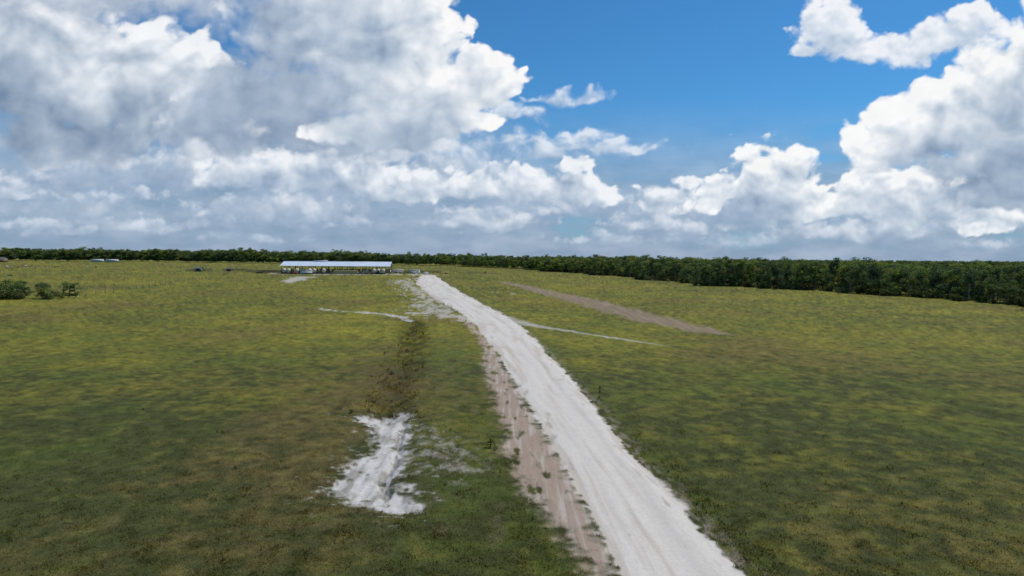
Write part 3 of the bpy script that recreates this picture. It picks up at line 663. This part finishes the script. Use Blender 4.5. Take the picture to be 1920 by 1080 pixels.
cumulus([B(200,22,320,58,52),B(-100,0,350,120,60),B(440,24,150,66,56)],310,.10,.45,.7,(.23,.29,.405),(.58,.64,.74),1.5,.03,.97,.1,.5,.8)
cumulus([B(620,200,220,140,80),B(570,70,150,190,135),B(640,262,260,60,42),B(450,195,105,86,74),B(430,262,135,44,32)],320,.095,.42,.30,(.195,.262,.38),(.72,.77,.85),2.0,.03,1,.17,.6,1.0,1.6)
cumulus([B(730,90,160,150,110),B(790,190,135,80,60),B(895,160,84,62,48),B(820,235,120,46,36),B(700,-40,200,120,100),B(900,120,50,30,24),B(720,255,120,40,34)],330,.080,.36,.15,(.25,.325,.45),(.955,.96,.975),1.8,.025,1,.15,.75,1.05,1.5)
cumulus([B(1800,235,195,104,68),B(1880,160,140,90,84),B(1700,265,125,58,42),B(2100,190,300,190,110),B(1930,305,280,64,64),B(1870,360,170,60,44)],350,.080,.38,.18,(.215,.292,.42),(.94,.95,.97),1.9,.025,1,.15,-.2,1.05,1.5)
cumulus([B(1545,66,70,70,44),B(1590,95,90,34,26),B(1670,92,100,30,30),B(1740,80,60,34,28),B(1800,58,74,46,42),B(1500,100,30,18,14)],370,.044,.36,.26,(.40,.485,.62),(.90,.92,.955),1.6,.012,.96,.08,.2,1.0)
fade=sst(26.5,23.5,np.degrees(CE.ravel()))*sst(53.5,49,np.abs(np.degrees(CA.ravel())))
alp=alp*fade
RS=9000.0
SX=RS*np.cos(CE)*np.sin(CA); SY=RS*np.cos(CE)*np.cos(CA); SZ=RS*np.sin(CE)+12
nr,nc=shp; i,j=np.meshgrid(np.arange(nr-1),np.arange(nc-1),indexing='ij')
F=np.stack([i*nc+j,i*nc+j+1,(i+1)*nc+j+1,(i+1)*nc+j],-1).reshape(-1,4)
me=mesh_np('sky',np.stack([SX.ravel(),SY.ravel(),SZ.ravel()],-1),F,np.concatenate([rgb,alp[:,None]],1),'cloud',smooth=True)
m,nt,out=new_mat('cloud_layer'); at=nt.nodes.new('ShaderNodeAttribute'); at.attribute_name='cloud'
geo=nt.nodes.new('ShaderNodeNewGeometry'); nz=nt.nodes.new('ShaderNodeTexNoise'); nz.inputs['Scale'].default_value=.006; nz.inputs['Detail'].default_value=6
L(nt,geo.outputs['Position'],nz.inputs['Vector'])
mr=nt.nodes.new('ShaderNodeMapRange'); mr.inputs['From Min'].default_value=.3; mr.inputs['From Max'].default_value=.7; mr.inputs['To Min'].default_value=.97; mr.inputs['To Max'].default_value=1.03
L(nt,nz.outputs['Fac'],mr.inputs['Value'])
em=nt.nodes.new('ShaderNodeEmission'); L(nt,at.outputs['Color'],em.inputs[0]); L(nt,mr.outputs[0],em.inputs[1])
tr=nt.nodes.new('ShaderNodeBsdfTransparent'); mx=nt.nodes.new('ShaderNodeMixShader'); L(nt,at.outputs['Alpha'],mx.inputs[0]); L(nt,tr.outputs[0],mx.inputs[1]); L(nt,em.outputs[0],mx.inputs[2]); L(nt,mx.outputs[0],out.inputs[0])
m.cycles.emission_sampling='NONE'
me.materials.append(m); add_obj('sky',me,kind='structure',label='blue sky with broken cumulus clouds')

# ------------------------------------------------------------------ light, world, camera
el,azs=math.radians(58),math.radians(62)
w=bpy.data.worlds.new('World'); scene.world=w; w.use_nodes=True; nt=w.node_tree
bg=nt.nodes['Background']; sk=nt.nodes.new('ShaderNodeTexSky'); sk.sky_type='NISHITA'; sk.sun_disc=False; sk.sun_elevation=el; sk.sun_rotation=azs
sk.air_density=1.0; sk.dust_density=.2; sk.ozone_density=2.0
vm=nt.nodes.new('ShaderNodeVectorMath'); vm.operation='MULTIPLY'; vm.inputs[1].default_value=(.34,.86,1.22)
L(nt,sk.outputs[0],vm.inputs[0]); L(nt,vm.outputs[0],bg.inputs[0]); bg.inputs[1].default_value=.085
sd=bpy.data.lights.new('sun','SUN'); sd.energy=3.7; sd.angle=math.radians(.53); sd.color=(1,.95,.88)
so=bpy.data.objects.new('sun',sd); COL.objects.link(so)
d=Vector((math.cos(el)*math.sin(azs),math.cos(el)*math.cos(azs),math.sin(el))); so.rotation_euler=d.to_track_quat('Z','Y').to_euler(); so.location=(200,100,300)
cam=bpy.data.cameras.new('camera'); co=bpy.data.objects.new('camera',cam); COL.objects.link(co); scene.camera=co
cam.sensor_width=36; cam.lens=24.02; cam.clip_end=30000; cam.clip_start=.1
M=(Matrix.Rotation(math.radians(90-2.46),4,'X')@Matrix.Rotation(math.radians(.4),4,'Z')); M.translation=Vector((0,0,12)); co.matrix_world=M
scene.view_settings.view_transform='Standard'; scene.view_settings.look='None'; scene.view_settings.exposure=0
